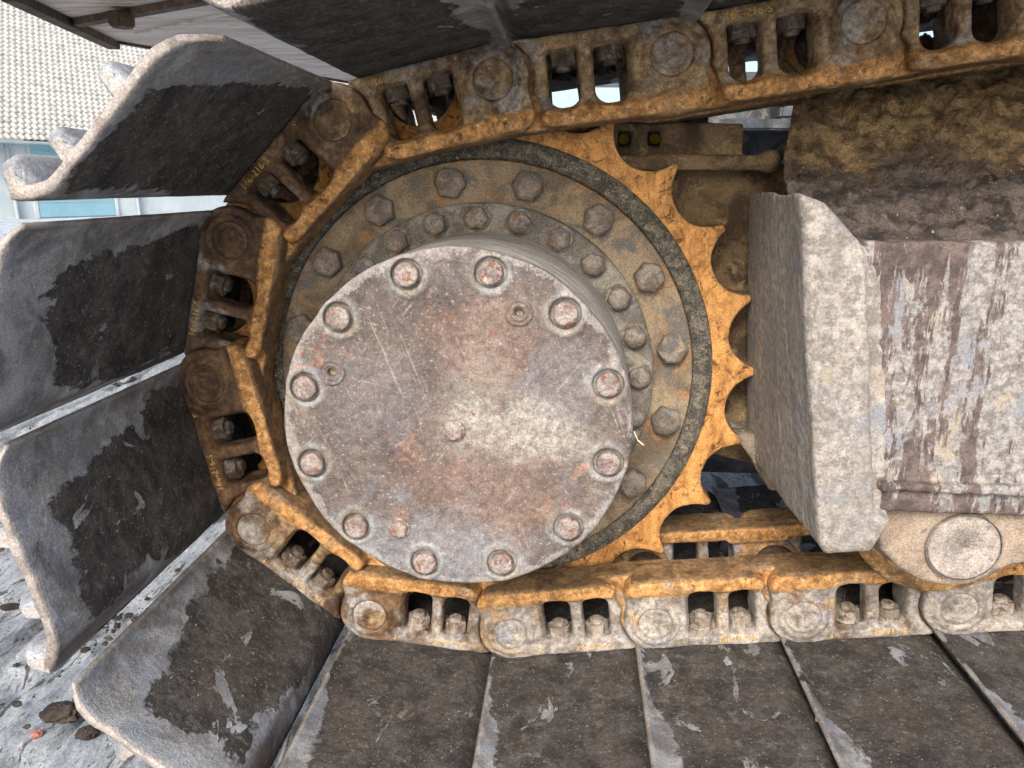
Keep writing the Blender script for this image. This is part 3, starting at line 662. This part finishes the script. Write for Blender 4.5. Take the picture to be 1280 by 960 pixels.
#            rust/dust params for the link plates: (grey dust, tan)
LC = {5: (.25, .60), 4: (.25, .8), 3: (.2, .8), 2: (.2, .75), 1: (.15, .7), 6: (.15, .5), 7: (.12, .15), 8: (.0, .02), 9: (.25, .5), 10: (.30, .55), 11: (.60, .8), 12: (.64, .85), 13: (.52, .5), 14: (.72, .8)}
SC = {5: (.9, .62), 4: (1, .7), 3: (1, .6), 6: (.45, .45), 7: (.1, .78), 8: (.15, .85), 9: (.25, .88), 10: (1., .92), 11: (1, 1.0), 12: (1, 1.0), 13: (1, 1.2), 14: (1, 1.5), 15: (1, 1.2)}
def build_link(i, first):
    a = Vector((PINS[i][0], 0, PINS[i][1])); b = Vector((PINS[i + 1][0], 0, PINS[i + 1][1])); d = b - a; th = math.atan2(d.z, d.x)
    root = ob('track_link', None, loc=a, rot=(0, -th, 0), sc=(d.length / PITCH, 1, 1))
    tag(root, LBL[i][0], 'track link', 'links of the crawler track')
    c = (*LC.get(i, (.3, .5)), .5, 1)
    for s in (1, -1):
        lp = ob('link_plate', LINK, None, root, sc=(1, s, 1), color=c)
        pe = ob('pin', PIN, None, root, sc=(1, s, 1), color=(c[0] + .12, c[1], .5, 1))
        for k, u in enumerate((.0715, .1290)):
            nu = ob('nut', NUTP if i >= 10 else NUT, None, root, (u, -.086 * s, -.0245), (0, 0, random.uniform(0, 1.0)), sc=(1, 1, 1 if s == 1 else .6))
        if s == 1:
            if i >= 10:
                t = ob('casting_mark', T3, None, lp, (.120, -.1138, -.0325), (R(90), R(180), 0)); t.scale = (1, 1, 1)
            else: t = ob('casting_mark', T1, None, lp, (.125, -.1138, -.0325), (R(90), R(180), 0))
            ob('casting_mark', T2, None, lp, (.040, -.1138, -.0330), (R(90), R(180), 0))
    ob('bushing', BUSH, None, root); ob('pin_shaft', SHAFT, None, root)
    sh = ob('track_shoe', SHOES[{6: 0, 7: 1, 8: 2, 9: 3}.get(i, i % 4)], None, root, color=(*SC.get(i, (1, .3)), 1. if i < 10 else .15, 1))
    sh.scale.y = {6: .965, 8: .98}.get(i, 1)
    for k, (u, v) in enumerate(((.056, -.0555), (.132, -.0555), (.189, -.0725))):
        ob('grouser', GR[k % 2], None, sh, (u, 0, v), (0, 0 if k < 2 else R(18), 0), color=(0, 0, 0, 1))
    return root
for i in range(len(PINS) - 1): build_link(i, i == 0)

# ------------------------------------------------------------------ drive sprocket and hub
def hexbolt(ri, hgt, washer, seed, mat, dome=True):
    h = ri * .065; e = ri * 1.45; G = grid((-e, -hgt - .004, -e), (e, .004, e), h); x, y, z = G
    D = smax(hexd(x, z, ri), np.abs(y + hgt / 2) - hgt / 2 - .0005, .0015)
    D = smax(D, np.sqrt(x * x + z * z + (y + hgt * .2) ** 2 * 1.6) - ri * 1.24, .002)
    if washer: D = smin(D, slab(np.hypot(x, z) - ri * 1.28, y, -.0035, .003, .0012), .002)
    D = D + ri * .035 * fbm([x, y, z], 1.6 / ri, 4, seed, .6)
    me = nets(D, G, 'bolt_head'); me.materials.append(mat); return me
def build_sprocket():
    root = ob('drive_sprocket', None); tag(root, 'rusty drive sprocket with worn orange teeth, two rings of bolts and a round hub cover', 'sprocket')
    h = .0026; G = grid((-.425, -.036, -.425), (.425, .036, .425), h); x, y, z = G
    N = 23; th0 = 1.1085; a = np.arctan2(z, x); r = np.hypot(x, z)
    st = 2 * math.pi / N; k = (a - th0 - st / 2) / st; k = k - np.round(k); lx = r * np.sin(k * st); lz = r * np.cos(k * st)   # valley centred
    val = np.hypot(lx, lz - .4165) - .0520
    D2 = smax(r - .4060, -val, .0040); D2 = smax(D2, .30 - r, .003)
    tip = np.clip((r - .375) / .03, 0, 1)
    D = slab(D2, y, -.0305, .0305, .004); D = smax(D, np.abs(y) - .031 + .006 * tip ** 1.5, .004)
    D = D + .0012 * fbm([x, y, z], 40, 3, 41) + .0006 * fbm([x, y, z], 150, 2, 43)
    ob('toothed_ring', nets(D, G, 'toothed_ring'), M['teeth'], root)
    def noisy(me, amp, sc, seed):
        n = len(me.vertices); co = np.empty(n * 3, np.float32); me.vertices.foreach_get('co', co); co = co.reshape(-1, 3)
        d = amp * fbm([co[:, 0], co[:, 1], co[:, 2]], sc, 4, seed, .6); r = np.hypot(co[:, 0], co[:, 2]) + 1e-6
        co[:, 1] += d; co[:, 0] *= 1 + d * .6 / r; co[:, 2] *= 1 + d * .6 / r; me.vertices.foreach_set('co', co.ravel()); me.update(); return me
    # grimy rounded shoulder
    ring = [(.3085, .0), (.3085, -.034), (.311, -.0385), (.317, -.041), (.325, -.041), (.332, -.0385), (.337, -.0345), (.339, -.028), (.339, .0)]
    ob('shoulder_ring', noisy(lathe('shoulder_ring', densify(ring, .003), 520), .0012, 70, 50), M['darkring'], root)
    fl = rprof([(.236, -.02), (.236, -.042), (.3075, -.042), (.3075, -.02)], .002)
    ob('mounting_flange', noisy(lathe('mounting_flange', densify(fl, .003), 500), .0009, 55, 51), M['flange'], root)
    br = rprof([(.195, -.03), (.195, -.061), (.245, -.061), (.2495, -.057), (.2505, -.03)], .002)
    ob('bearing_ring', noisy(lathe('bearing_ring', densify(br, .003), 420), .0011, 60, 52), M['brg'], root)
    dr = rprof([(.203, -.045), (.2095, -.060), (.2080, -.09), (.2070, -.17), (.2055, -.25), (.2035, -.290), (.2015, -.301), (.195, -.302)], .004)
    ob('hub_drum', noisy(lathe('hub_drum', densify(dr, .004), 420), .0007, 40, 53), M['drum'], root)
    # outer bolts
    OB = [hexbolt(.0200, .019, False, s, M['bolt']) for s in (61, 62, 63)]
    for k in range(16):
        an = R(9.0 + 22.5 * k); ob('flange_bolt', OB[k % 3], None, root, (.2795 * math.cos(an), -.0415, .2795 * math.sin(an)), (0, random.uniform(0, 1), 0))
    IB = [hexbolt(.0150, .017, True, s, M['bolt']) for s in (71, 72, 73)]
    for k in range(24):
        an = R(.6 + 15.2 * k) if k < 14 else R(.6 + 14.8 * k + 5)
        an = R(1.2 + 15 * k); ob('ring_bolt', IB[k % 3], None, root, (.2293 * math.cos(an), -.0605, .2293 * math.sin(an)), (0, random.uniform(0, 1), 0))
    # cover plate with counterbored bolt seats
    cx, cz = 0., .004
    h = .0017; G = grid((-.2, -.385, -.2), (.2, -.350, .2), h); x, y, z = G
    r = np.hypot(x, z); an = np.arctan2(z, x)
    wob = .0010 * np.sin(an * 3 + 1) + .0006 * np.sin(an * 11)
    D = slab(r - .1905 + wob, y, -.371, -.356, .0022)
    a0, st = R(16.8), R(30); kk = (an - a0) / st; kk = kk - np.round(kk)
    bx = r * np.cos(kk * st) - .1695; bz = r * np.sin(kk * st); bd = np.hypot(bx, bz)
    bo = np.hypot(bx + .002, bz + .001); D = smin(D, slab(np.abs(bo - .0205) - .0016, y, -.3722, -.360, .001), .004)
    D = smax(D, -slab(bd - .0165, y, -.40, -.3645, .0), .0015)
    for (px, pz, rr) in ((-.134, .057, .0145), (.068, .124, .0145)):
        q = np.hypot(x - px, z - pz); D = smin(D, slab(q - rr, y, -.3735, -.36, .001), .001); D = smax(D, -slab(np.abs(q - .0105) - .0010, y, -.40, -.3715, 0), .0008); D = smax(D, -slab(q - .0062, y, -.40, -.364, 0), .001)
    D = D + .0005 * fbm([x, y, z], 60, 4, 81, .6)
    ob('hub_cover', nets(D, G, 'hub_cover'), M['cover'], root, (0, .0535, .006), None, (1.06, 1, 1.06))
    cover_ob = root.children[-1] if False else [c for c in bpy.data.objects if c.name.startswith('hub_cover')][0]
    # round worn socket-head bolts
    def roundbolt(seed):
        h = .0009; G = grid((-.018, -.018, -.018), (.018, .004, .018), h); x, y, z = G; r = np.hypot(x, z)
        D = slab(r - .0128, y, -.0125, .003, .0028)
        D = D + .0009 * fbm([x, y, z], 130, 4, seed, .6)
        me = nets(D, G, 'cover_bolt'); me.materials.append(M['boltred']); return me
    CB = [roundbolt(s) for s in (91, 92, 93)]
    for k in range(12):
        an = R(16.8 + 30 * k); ob('cover_bolt', CB[k % 3], None, cover_ob, (.1695 * math.cos(an), -.3635, .1695 * math.sin(an)), (0, random.uniform(0, 6), 0))
    hb = hexbolt(.0095, .007, False, 95, M['boltred']); ob('small_plug', hb, None, cover_ob, (-.067, -.371, -.123), (0, .3, 0))
    lt = lathe('plug_washer', rprof([(.004, -.3705), (.0035, -.3735), (.0125, -.3735), (.0135, -.370)], .001), 40); lt.materials.append(M['bolt'])
    ob('plug_washer', lt, None, cover_ob, (-.067, 0, -.123))
    nb = hexbolt(.0095, .006, True, 97, M['boltred']); ob('centre_plug', nb, None, cover_ob, (-.002, -.371, -.006), (0, .2, 0))
    for (px, pz) in ((-.134, .057), (.068, .124)):
        sc = lathe('socket_plug', rprof([(0, -.366), (.0042, -.366), (.0045, -.3725), (.0088, -.3728), (.009, -.365)], .001), 40); sc.materials.append(M['nut']); ob('socket_plug', sc, None, cover_ob, (px, 0, pz))
build_sprocket()

# ------------------------------------------------------------------ track frame on the right
def build_frame():
    root = ob('undercarriage', None, loc=(.6, 0, 0)); tag(root, 'big pale dusty undercarriage frame with mud heaped on top, right of the sprocket', 'undercarriage')
    off = Vector((-.6, 0, 0))
    h = .0034
    # thick end plate with its left face
    G = grid((.345, -.325, -.215), (.53, .035, .27), h); x, y, z = G
    P = [(.364, .264), (.390, .254), (.434, .212), (.452, .206), (.480, .05), (.497, -.100), (.480, -.138), (.430, -.144), (.420, -.132), (.386, .10)]
    pl = poly2(x - np.clip((y + .31) / .31, 0, 1.1) * (-.010 + .026 * np.clip((z + .12) / .37, 0, 1)), z + 0 * y, P).astype(np.float32)
    D = slab(pl, y, -.315, .02, .009)
    D = smax(D, -slab(np.maximum(np.maximum(.434 + (.212 - z) * .145 - x, -.092 - z), z - .30) + .0, y, -.4, -.303, .0), .004)
    D = D + .0022 * fbm([x, y, z * .6], 16, 4, 101, .55) + .0007 * fbm([x, y, z], 110, 2, 103)
    me = nets(D, G, 'end_plate'); ob('end_plate', me, M['side'], root, off)
    # face plate
    G = grid((.415, -.325, -.115), (1.10, -.27, .235), h); x, y, z = G
    lean = .436 + (.212 - z) * .145 - x
    D = slab(np.maximum(box2(x, z, .80, .0625, .40, .1535, .004), lean), y, -.3025, -.275, .004)
    D = smin(D, slab(box2(x, z, .80, -.056, .318, .0055, .002), y, -.316, -.28, .003), .004)
    D = smin(D, slab(box2(x, z, .80, -.074, .312, .015, .004), y, -.306, -.28, .004), .004)
    D = D + .0018 * fbm([x, y, z * .4], 22, 4, 105, .6) + .0007 * fbm([x, y, z], 130, 2, 107)
    me = nets(D, G, 'face_plate'); ob('face_plate', me, M['face'], root, off)
    # mud heaped on top
    nu, nv = 420, 300; t = np.linspace(0, 1, nv); s = np.linspace(0, 1, nu) ** 1.25
    yk = np.interp(t, [0, .04, .35, .62, .80, 1], [-.296, -.290, -.20, -.08, .03, .14]); zk = np.interp(t, [0, .04, .35, .62, .80, 1], [.190, .216, .250, .302, .395, .49])
    xl = np.interp(t, [0, .35, .62, .75, .9, 1], [.372, .382, .402, .430, .55, .65])
    X = xl[None] + (1.15 - xl[None]) * s[:, None]; Y = np.repeat(yk[None], nu, 0); Z = np.repeat(zk[None], nu, 0)
    Z = Z + .045 * np.clip((.436 - X) / .072, 0, 1) * np.clip(1 - t * 2.2, 0, 1)[None]
    A = fbm([X, Y, Z * 0], 14, 5, 111, .62); Bn = fbm([X, Y * 1.3, Z * 0], 60, 4, 113, .6)
    Cn = fbm([X, Y * 1.2, Z * 0 + 4], 120, 3, 119, .65); Z = Z + (.016 * A + .011 * Bn + .006 * Cn) * np.clip(t * 8, .25, 1)[None]; Y = Y + .012 * fbm([X, Y, Z], 20, 4, 117, .6) * np.clip(t * 3, .1, 1)
    V = np.stack([X, Y, Z], -1).reshape(-1, 3); F = grid_faces(nu, nv)
    # skirt down on the left and front so that it is a solid heap
    base = len(V); L = [j for j in range(nv)]; low = V[L].copy(); low[:, 2] = np.minimum(low[:, 2] - .03, .16); low[:, 0] += .03
    V = np.concatenate([V, low]); F = np.concatenate([F, [[j, j + 1, base + j + 1, base + j] for j in range(nv - 1)]])
    me = mk_mesh('mud_heap', V, F); ob('mud_heap', me, M['mudtop'], root, off)
    # dark sill running up along the heap
    a = Vector((.420, .03, .315)); b = Vector((.575, .09, .440)); dd = b - a
    G = grid((-.02, -.02, -.015), (dd.length + .02, .02, .018), .003); x, y, z = G
    D = slab(box2(x, z, dd.length / 2, 0, dd.length / 2, .010, .003), y, -.014, .014, .003) + .0035 * fbm([x, y, z], 45, 3, 121)
    o = ob('sill', nets(D, G, 'sill'), M['darksteel'], root, a + off); o.rotation_euler = dd.to_track_quat('X', 'Z').to_euler()
    # drive mount plate behind the teeth
    G = grid((.13, .035, -.20), (.47, .085, .31), .0045); x, y, z = G
    P = [(.14, .302), (.45, .302), (.45, -.17), (.36, -.150), (.14, -.12)]
    x2, z2 = np.broadcast_arrays(x[:, 0, :], z[:, 0, :]); pl = poly2(x2, z2, P).astype(np.float32)[:, None, :]
    D = slab(pl, y, .045, .075, .005) + .004 * fbm([x, y, z], 18, 5, 131, .6)
    ob('mount_plate', nets(D, G, 'mount_plate'), M['mudbrown'], root, off)
    # ledge over it: flange and the muddy upright
    G = grid((.12, -.03, .27), (.43, .10, .36), .0028); x, y, z = G
    D = slab(box2(x, z, .26, .296, .150, .0105, .003), y, -.012, .06, .004)
    D = smin(D, slab(box2(x, z, .26, .322, .112, .030, .004), y, .035, .058, .004), .008)
    D = smin(D, np.sqrt((x - .402) ** 2 + (y + .008) ** 2 + (z - .298) ** 2) - .016, .01)
    for cx in (.170, .202, .245): D = smax(D, -slab(box2(x, z, cx, .331, .0095, .011, .004), y, -.1, .2), .003)
    D = D + .0030 * fbm([x, y, z], 28, 4, 141, .6)
    ob('ledge', nets(D, G, 'ledge'), M['mudbrown'], root, off + Vector((0, 0, .008)))
    # lower gusset, muddy
    G = grid((.35, -.06, -.21), (.50, .06, -.08), .0036); x, y, z = G
    x2, z2 = np.broadcast_arrays(x[:, 0, :], z[:, 0, :])
    pl = poly2(x2, z2, [(.380, -.09), (.47, -.09), (.49, -.18), (.438, -.18)]).astype(np.float32)[:, None, :]
    D = slab(pl, y, -.03, .045, .006) + .005 * fbm([x, y, z], 26, 4, 151, .6)
    ob('gusset', nets(D, G, 'gusset'), m_generic('gusset_mud', [(.18, .14, .10), (.34, .28, .21), (.46, .41, .34)], 26, .95, bump=2), root, off)
build_frame()

# ------------------------------------------------------------------ track roller
def build_roller():
    cx, cz = .640, -.160
    root = ob('track_roller', None, loc=(cx, 0, cz)); tag(root, 'dusty track roller with round pin cap between the frame and the lower chain', 'roller')
    body = rprof([(0, -.15), (.085, -.15), (.118, -.140), (.122, -.130), (.119, -.123), (.098, -.118), (.098, .118), (.122, .125), (.118, .140), (.03, .15), (0, .15)], .004)
    me = lathe('roller_body', densify(body, .006), 200)
    n = len(me.vertices); co = np.empty(n * 3, np.float32); me.vertices.foreach_get('co', co); co = co.reshape(-1, 3)
    d = .0016 * fbm([co[:, 0], co[:, 1], co[:, 2]], 40, 4, 161, .6); r = np.hypot(co[:, 0], co[:, 2]) + 1e-5; co[:, 0] *= 1 + d / r; co[:, 2] *= 1 + d / r; me.vertices.foreach_set('co', co.ravel())
    ob('roller_body', me, m_generic('roller_rust', [(.20, .11, .05), (.45, .26, .10), (.55, .40, .22)], 30, .8, edge=(.5, .36, .2)), root)
    # flat-sided end collar
    f = Vector((cx, 0, cz))
    y0 = -.285
    pts = [ray_to(*p, y=y0) for p in ((1100, 640), (1096, 665), (1104, 690), (1125, 712), (1152, 727), (1180, 733), (1212, 731), (1240, 720), (1262, 708), (1300, 702), (1400, 700), (1400, 610), (1110, 610))]
    P = [(p.x - cx, p.z - cz) for p in pts]
    G = grid((min(p[0] for p in P) - .04, -.295, min(p[1] for p in P) - .03), (max(p[0] for p in P) + .01, -.135, max(p[1] for p in P) + .01), .003); x, y, z = G
    x2, z2 = np.broadcast_arrays(x[:, 0, :], z[:, 0, :]); pl = poly2(x2, z2, P).astype(np.float32)[:, None, :]
    D = slab(pl - np.clip((y + .285) / .15, 0, 1) * .018, y, -.285, -.145, .006)
    D = D + .0016 * fbm([x, y, z], 30, 4, 171, .6)
    col = ob('end_collar', nets(D, G, 'end_collar'), m_generic('collar_dust', [(.22, .165, .125), (.34, .275, .21), (.17, .145, .145), (.36, .20, .085)], 22, .8, bump=.8), root)
    q = ray_to(1205, 685, y=-.288); rr = .041
    cap = rprof([(0, -.290), (rr - .002, -.290), (rr, -.288), (rr, -.27)], .002); hole = [(0, -.2885), (.0035, -.2885)] + cap[1:]
    me = lathe('pin_cap', [(0, -.287), (.003, -.287), (.0035, -.290)] + cap[1:], 90)
    ob('pin_cap', me, m_generic('cap_dust', [(.28, .24, .205), (.40, .35, .305), (.22, .195, .195)], 40, .8), col, (q.x - cx, 0, q.z - cz))
    ring = lathe('cap_ring', rprof([(rr + .0010, -.28), (rr + .0010, -.2895), (rr + .0024, -.2895), (rr + .003, -.28)], .001), 90)
    ob('retaining_ring', ring, M['bolt'], col, (q.x - cx, 0, q.z - cz))
build_roller()

# ------------------------------------------------------------------ small things
def lump(name, rad, seed, mat, loc, label, cat, group=None, sq=(1, 1, .7)):
    bm = bmesh.new(); bmesh.ops.create_icosphere(bm, subdivisions=5, radius=1); co = np.array([v.co[:] for v in bm.verts])
    k = 1 + .55 * fbm([co[:, 0] + 5, co[:, 1] + 5, co[:, 2] + 5], 1.6, 6, seed, .68)
    for v, q in zip(bm.verts, k): v.co = Vector((v.co.x * sq[0], v.co.y * sq[1], v.co.z * sq[2])) * float(q) * rad
    me = bpy.data.meshes.new(name); bm.to_mesh(me); bm.free(); o = ob(name, me, mat, None, loc); tag(o, label, cat, group)
    for p in me.polygons: p.use_smooth = True
    return o
def on_ground(px, py, dz=.0): p = ray_to(px, py, z=GZ); p.z += dz; return p
lump('mud_clod', .019, 3, M['framemud'], on_ground(78, 893, .004), 'largest dark brown mud clod on the pale ground at lower left', 'mud clod', 'mud clods on the ground', (1.5, 1, .6))
lump('mud_clod', .013, 4, M['framemud'], on_ground(110, 918, .003), 'small brown mud clod below the largest one on the pale ground', 'mud clod', 'mud clods on the ground', (1.2, 1, .6))
lump('mud_clod', .012, 6, M['framemud'], on_ground(13, 762, .006), 'flat dark mud clod at the left edge of the ground', 'mud clod', 'mud clods on the ground', (1.6, 1, .4))
lump('red_stone', .008, 8, M['redstone'], on_ground(46, 920, .003), 'small red stone on the pale ground beside the mud clods', 'stone')
lump('pebble', .006, 9, M['pebble'], ray_to(991, 186, y=.0), 'tiny pale pebble on the mud where the ledge meets the heap', 'pebble')
for (px, py, z_, lb) in ((423, 869, -.425, 'tiny pale pebble on the shoe below the yellow marked link'), (458, 954, -.425, 'pale pebble at the bottom edge, on the second bottom shoe from the left'),
                        (822, 838, -.410, 'pale pebble near the top of a bottom shoe, just under the chain'), (1022, 899, -.395, 'pale pebble lying near the slanted lip of a bottom shoe')):
    lump('pebble', .0035, int(px), M['pebble'], ray_to(px, py, z=z_), lb, 'pebble', sq=(1, 1, .8))
def build_grit():
    bm0 = bmesh.new(); bmesh.ops.create_icosphere(bm0, subdivisions=2, radius=1); V0 = np.array([v.co[:] for v in bm0.verts]); F0 = np.array([[v.index for v in f.verts] for f in bm0.faces]); bm0.free()
    V = []; F = []; b = 0; r = np.random.default_rng(5)
    for k in range(900):
        x, y = r.uniform(-2.0, .0), r.uniform(-.5, 1.6); s_ = .0012 + .0055 * r.random() ** 5
        cl = math.exp(-((x + .70) ** 2 + (y - .02) ** 2) / .02)
        if k < 260: x, y = -.70 + r.normal() * .07, .02 + r.normal() * .06
        P = V0 * (1 + .5 * fbm([V0[:, 0] + k, V0[:, 1], V0[:, 2]], 1.4, 2, k % 9))[:, None] * s_ * np.array([r.uniform(.8, 1.5), 1, .7]); V.append(P + [x, y, GZ + s_ * .5 + .006]); F.append(F0 + b); b += len(V0)
    o = ob('gravel', mk_mesh('gravel', np.concatenate(V), np.concatenate(F)), M['framemud']); tag(o, 'loose dark grit and crumbs of mud strewn over the pale ground', 'gravel', kind='stuff')
build_grit()
def build_leaf():
    p = ray_to(1241, 160, y=.015); a = np.linspace(0, 2 * math.pi, 24, endpoint=False); r = .0050 * (1 + .16 * np.cos(4 * a + .6)) 
    bm = bmesh.new(); c = bm.verts.new((0, 0, .001)); vs = [bm.verts.new((r_ * math.cos(t), .001 * math.sin(3 * t), r_ * math.sin(t))) for r_, t in zip(r, a)]
    for i in range(24): bm.faces.new((c, vs[i], vs[(i + 1) % 24]))
    g = bmesh.ops.extrude_face_region(bm, geom=bm.faces[:])
    for v in [e for e in g['geom'] if isinstance(e, bmesh.types.BMVert)]: v.co.y -= .0006
    bmesh.ops.recalc_face_normals(bm, faces=bm.faces[:]); me = bpy.data.meshes.new('leaf'); bm.to_mesh(me); bm.free()
    o = ob('leaf', me, M['leaf'], None, (p.x, p.y - .012, p.z), (R(-25), .3, 0)); tag(o, 'small yellow leaf lying on the brown mud heap', 'leaf')
build_leaf()
def straw(pts, y, label):
    P = [ray_to(px, py, y=y + dy) for (px, py, dy) in pts]; V = []; F = []; k = 6
    c0 = P[0].copy()
    for i, p in enumerate(P):
        for j in range(k):
            a = 2 * math.pi * j / k; V.append((p.x - c0.x + .0006 * math.cos(a), p.y - c0.y + .0006 * math.sin(a), p.z - c0.z + .0007 * math.sin(a)))
    for i in range(len(P) - 1):
        for j in range(k): F.append((i * k + j, i * k + (j + 1) % k, (i + 1) * k + (j + 1) % k, (i + 1) * k + j))
    o = ob('straw', mk_mesh('straw', V, F), M['straw'], None, c0); tag(o, label, 'straw')
straw([(793, 540, 0), (797, 550, -.008), (804, 556, -.01)], -.30, 'short pale straw curling off the right rim of the hub cover')
